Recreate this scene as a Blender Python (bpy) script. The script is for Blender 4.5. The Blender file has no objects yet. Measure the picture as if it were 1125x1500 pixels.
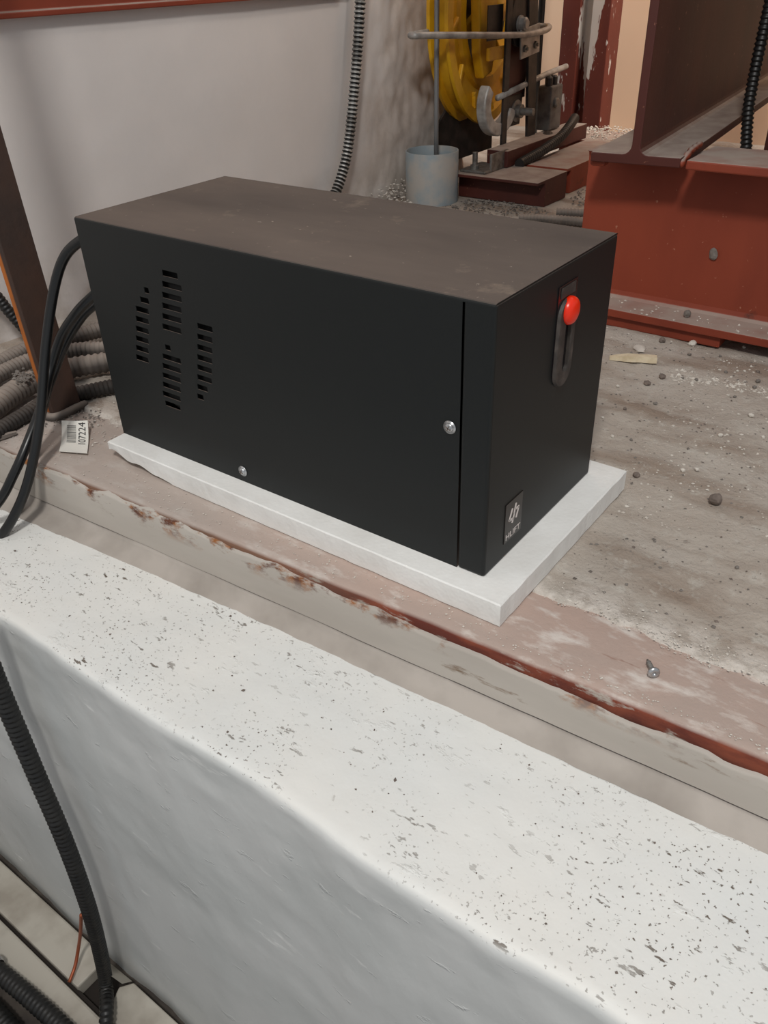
import bpy, bmesh, math, random
from mathutils import Vector, Matrix, noise
random.seed(7)
scn = bpy.context.scene
COL = scn.collection

# ------------------------------------------------------------------ camera
CAM = Vector((0.28418788, -0.5122944, 0.48559292))
RX = Vector((0.80473737, 0.59284964, -0.03044781))
RY = Vector((0.30898145, -0.46210519, -0.83125763))
RZ = Vector((-0.50688088, 0.65953627, -0.55505286))
FPX = 1210.033
cd = bpy.data.cameras.new('camera'); cam = bpy.data.objects.new('camera', cd); COL.objects.link(cam)
cd.sensor_fit = 'VERTICAL'; cd.sensor_height = 36.0; cd.lens = FPX/1500*36.0
cd.clip_start = 0.01
m = Matrix.Identity(4)
for i in range(3):
    m[i][0] = RX[i]; m[i][1] = -RY[i]; m[i][2] = -RZ[i]; m[i][3] = CAM[i]
cam.matrix_world = m
scn.camera = cam

# ------------------------------------------------------------------ world, lamps, exposure
w = bpy.data.worlds.new('world'); scn.world = w; w.use_nodes = True
w.node_tree.nodes['Background'].inputs[0].default_value = (0.93, 0.965, 1.0, 1)
w.node_tree.nodes['Background'].inputs[1].default_value = 0.43
def area(name, loc, tgt, size, energy, col):
    l = bpy.data.lights.new(name, 'AREA'); l.shape = 'RECTANGLE'; l.size = size[0]; l.size_y = size[1]
    l.energy = energy; l.color = col
    o = bpy.data.objects.new(name, l); COL.objects.link(o); o.location = loc
    o.rotation_euler = (Vector(tgt)-Vector(loc)).to_track_quat('-Z', 'Y').to_euler()
    return o
area('ceiling_lamp', (0.50, -1.10, 1.95), (-0.2, 0.1, 0.0), (0.26, 0.26), 30, (1.0, 0.97, 0.93))
area('back_room_lamp', (0.1, 1.75, 1.7), (-0.5, 2.25, 0.3), (0.8, 0.3), 42, (1.0, 0.91, 0.82))
vs = scn.view_settings
vs.view_transform = 'Standard'; vs.look = 'None'; vs.gamma = 1.0; vs.use_curve_mapping = False
vs.exposure = 0.0

# ------------------------------------------------------------------ pixel -> place
def ray(px, py):
    return RX*((px-562.5)/FPX) + RY*((py-750)/FPX) + RZ
def P(px, py, axis, val):
    d = ray(px, py); a = 'xyz'.index(axis); t = (val-CAM[a])/d[a]
    return CAM + d*t

# ------------------------------------------------------------------ material helpers
class NT:
    def __init__(s, name):
        s.m = bpy.data.materials.new(name); s.m.use_nodes = True
        s.t = s.m.node_tree; s.n = s.t.nodes; s.b = s.n['Principled BSDF']
        s.tc = s.n.new('ShaderNodeTexCoord'); s.geo = None
    def set(s, k, v): s.b.inputs[k].default_value = v; return s
    def link(s, a, b): s.t.links.new(a, b)
    def coord(s, scale=(1, 1, 1), rot=(0, 0, 0)):
        mp = s.n.new('ShaderNodeMapping'); mp.inputs['Scale'].default_value = scale; mp.inputs['Rotation'].default_value = rot
        s.link(s.tc.outputs['Object'], mp.inputs[0]); return mp.outputs[0]
    def noise(s, scale, detail=4, rough=.55, vec=None, dist=0):
        n = s.n.new('ShaderNodeTexNoise'); n.inputs['Scale'].default_value = scale
        n.inputs['Detail'].default_value = detail; n.inputs['Roughness'].default_value = rough; n.inputs['Distortion'].default_value = dist
        s.link(vec if vec else s.tc.outputs['Object'], n.inputs['Vector']); return n.outputs['Fac']
    def voro(s, scale, vec=None, rnd=1.0):
        n = s.n.new('ShaderNodeTexVoronoi'); n.inputs['Scale'].default_value = scale; n.inputs['Randomness'].default_value = rnd
        s.link(vec if vec else s.tc.outputs['Object'], n.inputs['Vector']); return n.outputs['Distance']
    def rng(s, v, a, b, c=0., d=1.):
        r = s.n.new('ShaderNodeMapRange'); r.clamp = True
        for i, x in enumerate((a, b, c, d)): r.inputs[i+1].default_value = x
        s.link(v, r.inputs[0]); return r.outputs[0]
    def math(s, op, a, b=None):
        n = s.n.new('ShaderNodeMath'); n.operation = op
        for i, x in enumerate((a, b)):
            if x is None: continue
            if isinstance(x, (int, float)): n.inputs[i].default_value = x
            else: s.link(x, n.inputs[i])
        return n.outputs[0]
    def mix(s, fac, a, b):
        n = s.n.new('ShaderNodeMix'); n.data_type = 'RGBA'
        if isinstance(fac, (int, float)): n.inputs[0].default_value = fac
        else: s.link(fac, n.inputs[0])
        for i, x in ((6, a), (7, b)):
            if isinstance(x, (tuple, list)): n.inputs[i].default_value = (*x, 1)
            else: s.link(x, n.inputs[i])
        return n.outputs[2]
    def sep(s, which='Position'):
        g = s.n.new('ShaderNodeNewGeometry'); x = s.n.new('ShaderNodeSeparateXYZ'); s.link(g.outputs[which], x.inputs[0]); return x.outputs
    def osep(s):
        x = s.n.new('ShaderNodeSeparateXYZ'); s.link(s.tc.outputs['Object'], x.inputs[0]); return x.outputs
    def base(s, c):
        if isinstance(c, (tuple, list)): s.b.inputs['Base Color'].default_value = (*c, 1)
        else: s.link(c, s.b.inputs['Base Color'])
        return s
    def rough(s, v):
        if isinstance(v, (int, float)): s.b.inputs['Roughness'].default_value = v
        else: s.link(v, s.b.inputs['Roughness'])
        return s
    def bump(s, h, strength=.3, dist=.002, prev=None):
        n = s.n.new('ShaderNodeBump'); n.inputs['Strength'].default_value = strength; n.inputs['Distance'].default_value = dist
        s.link(h, n.inputs['Height'])
        if prev: s.link(prev, n.inputs['Normal'])
        s.link(n.outputs[0], s.b.inputs['Normal']); return n.outputs[0]
    def dusty(s, col, dust, a=.5, b=.95):
        """dust that has settled on the faces that point up"""
        nz = s.sep('Normal')[2]
        f = s.math('MULTIPLY', s.rng(nz, a, b), s.rng(s.noise(25, 5), .25, .6, .55, 1.0))
        return s.mix(f, col, dust)

def lin(r, g, b):
    f = lambda c: (c/255/12.92) if c/255 <= .04045 else ((c/255+.055)/1.055)**2.4
    return (f(r), f(g), f(b))

def M_simple(name, c, rough=.6, metal=0., c2=None, sc=30, lo=.4, hi=.65, bump=None):
    t = NT(name); t.rough(rough); t.set('Metallic', metal)
    t.base(t.mix(t.rng(t.noise(sc), lo, hi), c, c2) if c2 else c)
    if bump: t.bump(t.noise(bump[0], 6), bump[1], bump[2] if len(bump) > 2 else .002)
    return t.m

MT = {}
# concrete floor
t = NT('dusty_concrete'); t.rough(.95)
c = t.mix(t.rng(t.noise(5, 5), .35, .65), lin(192, 184, 174), lin(174, 162, 150))
c = t.mix(t.rng(t.noise(2.6, 4, .5, t.coord((1.2, 5, 1), (0, 0, .2))), .47, .62), c, lin(152, 136, 122))
c = t.mix(t.rng(t.noise(38, 6, .7), .55, .72), c, lin(196, 190, 180))
c = t.mix(t.rng(t.noise(90, 4, .7), .62, .74), c, lin(128, 119, 110))
y = t.sep()[1]
smear = t.math('MULTIPLY', t.rng(y, .085, .045), t.rng(t.noise(24, 6, .7), .42, .56))
c = t.mix(smear, c, lin(216, 208, 199))
t.base(c)
n1 = t.bump(t.noise(60, 8, .7), .6, .008); t.bump(t.voro(220), .25, .002, n1)
MT['concrete'] = t.m
# dusty red steel flange top
t = NT('dusty_red_steel_plate'); t.rough(.85)
c = t.mix(t.rng(t.noise(7, 5), .35, .65), lin(184, 160, 148), lin(172, 154, 144))
c = t.mix(t.rng(t.noise(30, 6, .65, t.coord((.6, 1.4, 1))), .52, .66), c, lin(208, 198, 190))
c = t.mix(t.rng(t.noise(22, 6, .7, t.coord((.5, 3, 1))), .64, .74), c, lin(140, 106, 92))
x = t.sep()[0]
c = t.mix(t.rng(x, -.35, -.05), t.mix(.72, c, lin(176, 166, 158)), c)
nrm = t.sep('Normal')[2]
edge = t.mix(t.rng(t.noise(40, 6, .6, t.coord((.4, 1, 1))), .42, .6), lin(96, 40, 26), lin(128, 62, 40))
edge = t.mix(t.rng(t.noise(55, 6, .7, t.coord((.3, 1, 1))), .56, .64), edge, lin(168, 158, 148))
edge = t.mix(t.rng(x, -.22, -.06), t.mix(.7, edge, lin(120, 98, 80)), edge)
c = t.mix(t.rng(nrm, .45, .9), edge, c)
t.base(c); t.bump(t.noise(90, 6, .65), .35, .003)
MT['flange'] = t.m
# grey painted plaster face
t = NT('grey_painted_plaster'); t.rough(.7)
c = t.mix(t.rng(t.noise(6, 5, .5, t.coord((.5, 1, 2))), .35, .65), lin(190, 183, 174), lin(172, 164, 155))
x, y, z = t.sep()
c = t.mix(t.rng(t.noise(40, 6, .65, t.coord((.25, 1, 1))), .63, .7), c, lin(128, 108, 90))
wear = t.math('MULTIPLY', t.rng(z, -.030, -.012), t.rng(t.noise(26, 6, .7, t.coord((.5, 1, 1))), .5, .58))
c = t.mix(wear, c, t.mix(t.rng(t.noise(60), .45, .55), lin(146, 92, 46), lin(96, 56, 38)))
t.base(c); t.bump(t.noise(45, 6, .6, t.coord((.4, 1, 1))), .25, .003)
MT['face'] = t.m
MT['fillet'] = M_simple('darker_grey_plaster', lin(176, 168, 160), .8, 0, lin(150, 142, 134), 12, bump=(60, .3, .002))  # fillet band, a darker grey than the plaster face above it
MT['crack'] = M_simple('dark_joint', lin(44, 38, 34), .95)
# white curb paint with pits
t = NT('pitted_white_paint'); t.rough(.6)
c = t.mix(t.rng(t.noise(4, 4), .35, .65), lin(230, 229, 224), lin(222, 224, 222))
nz = t.sep('Normal')[2]
zone = t.rng(t.noise(9, 3), .38, .6)
v = t.noise(150, 3, .6, t.coord((.45, 1.1, 1), (0, 0, .5)))
pit = t.math('MULTIPLY', t.rng(v, .645, .69), t.rng(zone, .0, 1, .25, 1))
v2 = t.noise(330, 2, .5); pit2 = t.math('MULTIPLY', t.rng(v2, .655, .70), zone)
pt = t.math('MAXIMUM', pit, pit2)
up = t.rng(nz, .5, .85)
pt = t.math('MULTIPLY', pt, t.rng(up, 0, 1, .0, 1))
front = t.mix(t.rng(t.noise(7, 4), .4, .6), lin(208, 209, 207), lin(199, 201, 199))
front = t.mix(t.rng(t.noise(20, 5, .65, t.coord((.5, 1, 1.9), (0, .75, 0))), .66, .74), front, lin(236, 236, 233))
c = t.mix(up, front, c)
c = t.mix(pt, c, lin(108, 98, 88))
big = t.math('MULTIPLY', t.rng(t.noise(28, 5, .6), .7, .76), up)
c = t.mix(big, c, lin(168, 164, 156))
t.base(c)
n1 = t.bump(t.noise(14, 5, .6, t.coord((1, 1, .6), (0, .5, 0))), .35, .006)
n2 = t.bump(t.rng(t.noise(34, 5, .65, t.coord((.6, 1, 1.6), (0, .7, 0))), .62, .75), .5, .003, n1)
t.bump(t.math('MULTIPLY', pt, -1), .5, .002, n2)
MT['curb'] = t.m
# plaster walls
t = NT('white_painted_wall'); t.rough(.65)
x, y, z = t.sep()
c = t.mix(t.rng(t.noise(3, 4), .35, .65), lin(222, 216, 212), lin(212, 207, 204))
rough_zone = t.rng(t.math('ADD', y, t.rng(t.noise(6, 4), .3, .7, -.12, .12)), 1.08, 1.22)
old = t.mix(t.rng(t.noise(18, 6, .65), .4, .62), lin(216, 206, 198), lin(200, 189, 180))
old = t.mix(t.math('MULTIPLY', t.rng(t.noise(7, 4), .45, .6), t.rng(y, 1.42, 1.50)), old, lin(158, 106, 76))
c = t.mix(rough_zone, c, old)
low = t.math('MULTIPLY', t.rng(z, .12, .0), t.rng(t.noise(16, 5), .35, .6))
c = t.mix(low, c, lin(168, 158, 148))
t.base(c); n1 = t.bump(t.noise(6, 5, .55), .25, .008); t.bump(t.noise(50, 6, .6), .18, .003, n1)
MT['wall'] = t.m
t = NT('peach_painted_wall'); t.rough(.8)
t.base(t.mix(t.rng(t.noise(2.5, 3), .3, .7), lin(236, 205, 176), lin(228, 194, 165))); MT['peach'] = t.m

# red oxide steel
def red_steel(name, splash=False, base1=(144, 62, 38), base2=(124, 50, 30)):
    t = NT(name); t.rough(.62)
    c = t.mix(t.rng(t.noise(8, 4, .5, t.coord((1, 1, .4))), .35, .65), lin(*base1), lin(*base2))
    c = t.mix(t.rng(t.noise(120, 3), .7, .78), c, lin(176, 120, 96))
    c = t.mix(t.rng(t.noise(14, 6, .7), .66, .74), c, lin(92, 44, 30))
    if splash:
        v = t.noise(9, 5, .7, t.coord((1.5, 1.5, .35))); x, y, z = t.sep()
        win = t.rng(t.math('ABSOLUTE', t.math('SUBTRACT', x, -.842)), .05, .0, 0, .2)
        v = t.math('ADD', v, t.math('MULTIPLY', win, t.rng(z, .05, .22)))
        s1 = t.rng(v, .585, .605)
        s2 = t.math('MULTIPLY', t.rng(t.noise(60, 3, .6, t.coord((1, 1, .5))), .68, .71), 1.)
        c = t.mix(t.math('MAXIMUM', s1, s2), c, lin(206, 200, 194))
    c = t.dusty(c, lin(166, 152, 142))
    t.base(c); t.bump(t.noise(70, 5), .15, .002)
    return t.m
MT['red'] = red_steel('red_oxide_steel')
MT['red_splash'] = red_steel('red_oxide_steel_with_white_paint_drips', True, (112, 48, 34), (92, 38, 28))
MT['red_dark'] = red_steel('dark_red_oxide_steel', False, (82, 34, 24), (66, 26, 19))
# rusty angle
t = NT('rusty_iron'); t.rough(.8)
c = t.mix(t.rng(t.noise(12, 5, .6, t.coord((1, 1, .5))), .35, .65), lin(54, 40, 34), lin(72, 48, 36))
c = t.mix(t.rng(t.noise(9, 5, .7), .6, .72), c, lin(122, 70, 36))
x, y, z = t.osep(); x = t.math('ADD', x, t.math('MULTIPLY', z, .05))
corner = t.rng(x, -.0075, -.0105)
c = t.mix(t.math('MULTIPLY', corner, t.rng(t.noise(30, 4, .6, t.coord((1, 1, .3))), .3, .5)), c, lin(176, 98, 32))
t.base(c); t.bump(t.noise(90, 6), .3, .003); MT['rust'] = t.m
# black cabinet steel with settled dust
t = NT('black_powder_coat'); t.set('Specular IOR Level', .35)
nz = t.sep('Normal')[2]
dn = t.noise(3.2, 5, .55, t.coord((.7, 2.2, 1), (0, 0, .25)))
dust = t.mix(t.rng(dn, .35, .65), lin(104, 92, 84), lin(78, 69, 64))
dust = t.mix(t.rng(t.noise(14, 6, .7), .6, .75), dust, lin(124, 110, 98))
dust = t.mix(t.rng(t.noise(160, 2), .72, .78), dust, lin(150, 138, 126))
fac = t.math('MULTIPLY', t.rng(nz, .55, .98), .92)
side = t.mix(t.rng(t.noise(60, 5, .7), .66, .8), lin(18, 21, 21), lin(28, 29, 28))
t.base(t.mix(fac, side, dust)); t.rough(t.rng(fac, 0, 1, .48, .85)); t.bump(t.noise(700, 2), .08, .0006)
MT['black'] = t.m
MT['panel'] = t.m
MT['black_in'] = M_simple('dark_interior', lin(10, 10, 10), .9)
MT['bezel'] = M_simple('dusty_black_rubber', lin(52, 47, 44), .6, 0, lin(84, 76, 70), 60, .45, .7)
MT['smoke'] = M_simple('smoked_window', lin(22, 18, 20), .2)
t = NT('red_lamp_lens'); t.base(lin(226, 42, 8)); t.rough(.3); t.set('Emission Color', (*lin(255, 36, 8), 1)); t.set('Emission Strength', .04); MT['redlens'] = t.m
MT['zinc'] = M_simple('zinc_plated_steel', lin(196, 198, 200), .32, .9, lin(150, 150, 150), 200)
MT['steel'] = M_simple('dull_steel', lin(140, 138, 134), .5, .7, lin(104, 100, 96), 60)
MT['sticker'] = M_simple('black_sticker', lin(40, 34, 32), .35)
MT['print'] = M_simple('silver_print', lin(214, 206, 202), .5)
# foam
t = NT('white_polystyrene'); t.rough(.75)
t.base(t.mix(t.rng(t.noise(20, 4), .35, .7), lin(238, 238, 235), lin(226, 225, 221)))
n1 = t.bump(t.voro(260), .16, .0012); t.bump(t.noise(25, 4), .2, .002, n1); MT['foam'] = t.m
MT['paper'] = M_simple('white_paper', lin(232, 230, 222), .7)
MT['ink'] = M_simple('black_ink', lin(46, 46, 48), .7)
MT['ink_grey'] = M_simple('grey_ink', lin(134, 132, 128), .7)
MT['cable'] = M_simple('black_cable_sheath', lin(17, 18, 19), .32)
# conduits
def M_dusty(name, c, c2, dust, rough=.7, metal=0.):
    t = NT(name); t.rough(rough); t.set('Metallic', metal)
    cc = t.mix(t.rng(t.noise(20, 5), .4, .65), c, c2)
    t.base(t.dusty(cc, dust, .1, .95)); t.bump(t.noise(150, 4), .1, .001); return t.m
MT['con_grey'] = M_dusty('dusty_grey_conduit', lin(94, 86, 80), lin(74, 68, 64), lin(150, 138, 128))
MT['con_dark'] = M_dusty('dark_conduit', lin(40, 37, 35), lin(28, 26, 25), lin(76, 68, 62))
MT['con_black'] = M_simple('black_pvc_conduit', lin(24, 24, 24), .45, 0, lin(36, 35, 33), 60)
t = NT('bare_spiral_conduit'); t.rough(.4); t.set('Metallic', .25)
z = t.sep()[2]
c = t.mix(t.rng(t.noise(14, 3), .45, .55), lin(170, 168, 164), lin(120, 117, 112))
t.base(c); MT['con_metal'] = t.m
MT['pvc'] = M_simple('grey_pvc_pipe', lin(146, 158, 164), .55, 0, lin(172, 168, 162), 14, .45, .6, bump=(40, .15))
t = NT('yellow_paint'); t.rough(.5)
c = t.mix(t.rng(t.noise(15, 5), .4, .65), lin(222, 170, 24), lin(196, 140, 18))
t.base(t.mix(t.rng(t.noise(26, 6, .7), .62, .72), c, lin(120, 84, 28))); MT['yellow'] = t.m
MT['gov_black'] = M_simple('greasy_black_steel', lin(40, 37, 36), .5, .2, lin(62, 54, 50), 40)
MT['gov_grey'] = M_simple('grey_cast_metal', lin(182, 180, 176), .45, .2, lin(140, 136, 132), 30)
MT['switch_grey'] = M_simple('dark_grey_casting', lin(104, 101, 98), .55, .1, lin(78, 74, 72), 40)
MT['rope'] = M_simple('grey_wire_rope', lin(138, 140, 142), .5, .5)
MT['wood'] = M_simple('pale_wood', lin(226, 212, 184), .8, 0, lin(204, 186, 154), 60)
MT['stone'] = M_simple('grey_stone', lin(128, 122, 116), .9, 0, lin(98, 90, 84), 60, bump=(120, .4))
MT['stone_dark'] = M_simple('dark_stone', lin(122, 110, 102), .9, 0, lin(94, 84, 78), 60, bump=(120, .4))
MT['stone_light'] = M_simple('pale_mortar', lin(214, 208, 198), .9, 0, lin(190, 182, 172), 60, bump=(120, .4))
MT['beige'] = M_simple('beige_painted_metal', lin(190, 184, 172), .6, 0, lin(164, 156, 144), 12, .45, .65, bump=(20, .15, .004))
MT['dark_floor'] = M_simple('grimy_floor', lin(66, 60, 56), .9, 0, lin(98, 90, 82), 14)
MT['copper'] = M_simple('copper_wire', lin(168, 92, 62), .45, .5)

# ------------------------------------------------------------------ mesh helpers
def new(name, verts, faces, mat, parent=None, smooth=False, kind=None):
    me = bpy.data.meshes.new(name); me.from_pydata([tuple(v) for v in verts], [], faces); me.update()
    me.materials.append(MT[mat] if isinstance(mat, str) else mat)
    bm = bmesh.new(); bm.from_mesh(me); bmesh.ops.recalc_face_normals(bm, faces=bm.faces); bm.to_mesh(me); bm.free()
    if smooth:
        for p in me.polygons: p.use_smooth = True
    return obj(name, me, parent, kind)
def obj(name, me, parent=None, kind=None):
    o = bpy.data.objects.new(name, me); COL.objects.link(o)
    if parent: o.parent = parent
    if kind: o['kind'] = kind
    return o
def tag(o, label, cat=None, group=None, kind=None):
    o['label'] = label
    if cat: o['category'] = cat
    if group: o['group'] = group
    if kind: o['kind'] = kind
    return o
def empty(name, loc=(0, 0, 0)):
    o = bpy.data.objects.new(name, None); COL.objects.link(o); o.empty_display_size = .02; o.location = loc
    return o
class MB:
    """collects shapes, links them as one mesh; coordinates are world metres, stored relative to the parent's place"""
    def __init__(s): s.v = []; s.f = []
    def add(s, v, f):
        k = len(s.v); s.v += [Vector(p) for p in v]; s.f += [[i+k for i in q] for q in f]; return s
    def box(s, a, b, rot=None, ctr=None):
        (x0, y0, z0), (x1, y1, z1) = a, b
        v = [Vector(p) for p in ((x0, y0, z0), (x1, y0, z0), (x1, y1, z0), (x0, y1, z0), (x0, y0, z1), (x1, y0, z1), (x1, y1, z1), (x0, y1, z1))]
        if rot is not None:
            c = Vector(ctr) if ctr else (Vector(a)+Vector(b))/2
            v = [c + rot @ (p-c) for p in v]
        return s.add(v, [(0, 3, 2, 1), (4, 5, 6, 7), (0, 1, 5, 4), (1, 2, 6, 5), (2, 3, 7, 6), (3, 0, 4, 7)])
    def prism(s, poly, ax, a, b):
        """poly in the two other axes (cyclic order), extruded along ax"""
        def pt(p, h): return {'x': (h, p[0], p[1]), 'y': (p[0], h, p[1]), 'z': (p[0], p[1], h)}[ax]
        n = len(poly)
        v = [pt(p, a) for p in poly]+[pt(p, b) for p in poly]
        f = [list(range(n))[::-1], list(range(n, 2*n))]+[[i, (i+1) % n, n+(i+1) % n, n+i] for i in range(n)]
        return s.add(v, f)
    def lathe(s, prof, c, axis, n=24, closed=False):
        """prof: (radius, along) pairs"""
        c = Vector(c); ax = Vector(axis).normalized(); u = ax.orthogonal().normalized(); w_ = ax.cross(u)
        v = []; f = []
        for r, h in prof:
            for i in range(n):
                a = 2*math.pi*i/n; v.append(c+ax*h+(u*math.cos(a)+w_*math.sin(a))*r)
        m_ = len(prof)
        for j in range(m_-1 if not closed else m_):
            j2 = (j+1) % m_
            for i in range(n): f.append([j*n+i, j*n+(i+1) % n, j2*n+(i+1) % n, j2*n+i])
        if not closed:
            f.append([i for i in range(n)][::-1]); f.append([(m_-1)*n+i for i in range(n)])
        return s.add(v, f)
    def tube(s, pts, r, n=10, caps=True):
        pts = [Vector(p) for p in pts]; rr = r if isinstance(r, (list, tuple)) else [r]*len(pts)
        T = [(pts[min(i+1, len(pts)-1)]-pts[max(i-1, 0)]).normalized() for i in range(len(pts))]
        u = T[0].orthogonal().normalized(); v = []; f = []
        for i, p in enumerate(pts):
            u = (u-T[i]*u.dot(T[i])).normalized(); q = T[i].cross(u)
            for k in range(n):
                a = 2*math.pi*k/n; v.append(p+(u*math.cos(a)+q*math.sin(a))*rr[i])
        for i in range(len(pts)-1):
            for k in range(n): f.append([i*n+k, i*n+(k+1) % n, (i+1)*n+(k+1) % n, (i+1)*n+k])
        if caps: f.append(list(range(n))[::-1]); f.append([(len(pts)-1)*n+k for k in range(n)])
        return s.add(v, f)
    def build(s, name, mat, parent=None, smooth=False, bevel=0, kind=None, segs=2, angle=True):
        off = parent.matrix_world.translation if False else (WORLD_LOC(parent) if parent else Vector())
        o = new(name, [p-off for p in s.v], s.f, mat, parent, smooth, kind)
        if bevel:
            bm = bmesh.new(); bm.from_mesh(o.data)
            ed = [e for e in bm.edges if len(e.link_faces) == 2 and e.calc_face_angle(0) > .5]
            bmesh.ops.bevel(bm, geom=ed, offset=bevel, segments=segs, profile=.5, affect='EDGES', clamp_overlap=True)
            bm.to_mesh(o.data); bm.free()
        return o
def WORLD_LOC(o):
    v = Vector(o.location)
    while o.parent: o = o.parent; v += o.location
    return v
def smooth_path(pts, step):
    pts = [Vector(p) for p in pts]
    if len(pts) == 2: dense = [pts[0].lerp(pts[1], i/40) for i in range(41)]
    else:
        q = [pts[0]*2-pts[1]]+pts+[pts[-1]*2-pts[-2]]; dense = []
        for i in range(1, len(q)-2):
            a, b, c, d = q[i-1:i+3]
            for k in range(24):
                t_ = k/24
                dense.append(.5*((2*b)+(c-a)*t_+(2*a-5*b+4*c-d)*t_*t_+(3*b-a-3*c+d)*t_**3))
        dense.append(pts[-1])
    out = [dense[0]]; acc = 0
    for i in range(1, len(dense)):
        a, b = dense[i-1], dense[i]; L = (b-a).length; pos = 0
        while acc+(L-pos) >= step:
            pos += step-acc; acc = 0; out.append(a.lerp(b, pos/L if L else 0))
        acc += L-pos
    out.append(dense[-1]) if (dense[-1]-out[-1]).length > step*.3 else None
    return out
def corrugated(name, pts, r, mat, label, cat='conduit', group=None, pitch=.006, depth=.12, n=12, hollow=True, smooth=True, groove=None):
    path = smooth_path(pts, pitch/4)
    pat = [1, 1, 1-depth, 1-depth*.75]
    rr = [r*pat[i % 4] for i in range(len(path))]
    mb = MB(); mb.tube(path, rr, n)
    o = mb.build(name, mat, None, False)
    if smooth:
        for p in o.data.polygons: p.use_smooth = len(p.vertices) == 4
        o.data.set_sharp_from_angle(angle=math.radians(50))
    if groove:
        o.data.materials.append(MT[groove])
        for k_, p in enumerate(o.data.polygons):
            if len(p.vertices) == 4 and (k_//n) % 4 in (1, 2): p.material_index = 1
    return tag(o, label, cat, group)
def text_mesh(name, body, size, mat, mtx, parent=None, sx=1.0, extrude=.00015):
    cu = bpy.data.curves.new(name+'_curve', 'FONT'); cu.body = body; cu.size = size; cu.extrude = extrude; cu.align_x = 'CENTER'; cu.align_y = 'CENTER'
    tmp = bpy.data.objects.new(name+'_tmp', cu); COL.objects.link(tmp)
    dg = bpy.context.evaluated_depsgraph_get(); dg.update()
    me = bpy.data.meshes.new_from_object(tmp.evaluated_get(dg)); bpy.data.objects.remove(tmp); bpy.data.curves.remove(cu)
    me.transform(Matrix.Diagonal((sx, 1, 1, 1))); me.transform(mtx)
    me.name = name; me.materials.clear(); me.materials.append(MT[mat])
    return obj(name, me, parent)
def fb(x, y, z=0, s=1., o=4):
    return noise.fractal(Vector((x*s, y*s, z*s)), 1.0, 2.0, o)

# ================================================================== THE SETTING
EDGE = lambda x: -0.0524+0.0478*x           # front edge of the steel that borders the floor
FOAM = (-0.4985, 0.0315, -0.0245, 0.2455)   # x0,x1,y0,y1
def floor_z(x, y):
    z = .0035*fb(x, y, 0, 9, 5)+.0018*fb(x, y, 3, 45, 3)-.0015
    if FOAM[0]-.05 < x < FOAM[1]+.03 and y < FOAM[3]+.03: z = min(z, -.0008)
    return z
def grid(name, xs, ys, fz, mat, kind=None):
    v = [(x, y, fz(x, y)) for y in ys for x in xs]; n = len(xs)
    f = [(j*n+i, j*n+i+1, (j+1)*n+i+1, (j+1)*n+i) for j in range(len(ys)-1) for i in range(n-1)]
    return v, f
def frange(a, b, st):
    n = max(1, round((b-a)/st)); return [a+(b-a)*i/n for i in range(n+1)]
xs = frange(-.955, -.6, .02)[:-1]+frange(-.6, .55, .007)+frange(.55, 2.2, .06)[1:]
ys = frange(0, .85, .007)+frange(.85, 2.25, .025)[1:]
v = []
for j, y0 in enumerate(ys):
    for x in xs:
        if j < 6:      # ragged boundary against the steel
            eb = .036+.014*fb(x, 0, 7, 14, 5)+.006*fb(x, 2, 7, 60, 3)
            y = eb+(y0)*(1-eb/.2) if y0 < .2 else y0
            z = -.012 if j == 0 else floor_z(x, y)+(.0012 if j < 4 and not (FOAM[0]-.03 < x < FOAM[1]+.02) else 0)
        else:
            eb = .036+.014*fb(x, 0, 7, 14, 5)+.006*fb(x, 2, 7, 60, 3)
            y = eb+y0*(1-eb/.2) if y0 < .2 else y0
            z = floor_z(x, y)
        v.append((x, y, z))
n = len(xs)
f = [(j*n+i, j*n+i+1, (j+1)*n+i+1, (j+1)*n+i) for j in range(len(ys)-1) for i in range(n-1)]
o = new('floor', v, f, 'concrete', smooth=True, kind='structure'); o['label'] = 'dusty grey concrete floor'

mb = MB(); mb.box((-2.2, 1.50, -.03), (-.955, 2.25, -.002)); o = mb.build('floor_back', 'concrete', kind='structure'); o['label'] = 'concrete floor beyond the broken wall end'
# steel flange along the floor's front edge
mb = MB(); xs = frange(-.956, 1.2, .012); prof = []
for x in xs:
    e = EDGE(x)+.0012*fb(x, 0, 1, 20, 3)
    prof.append([(x, .12, -.012), (x, .060, -.0075), (x, .028, -.0012), (x, e+.010, -.0004), (x, e+.004, -.0009), (x, e+.001, -.0030), (x, e, -.0065), (x, e+.0005, -.0125), (x, e+.001, -.024), (x, e+.02, -.025)])
k = len(prof[0]); vv = [p for r in prof for p in r]
ff = [(i*k+j, (i+1)*k+j, (i+1)*k+j+1, i*k+j+1) for i in range(len(xs)-1) for j in range(k-1)]
o = new('trim_1', vv, ff, 'flange', smooth=True, kind='structure'); o['label'] = 'dusty red steel edging along the floor'
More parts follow.
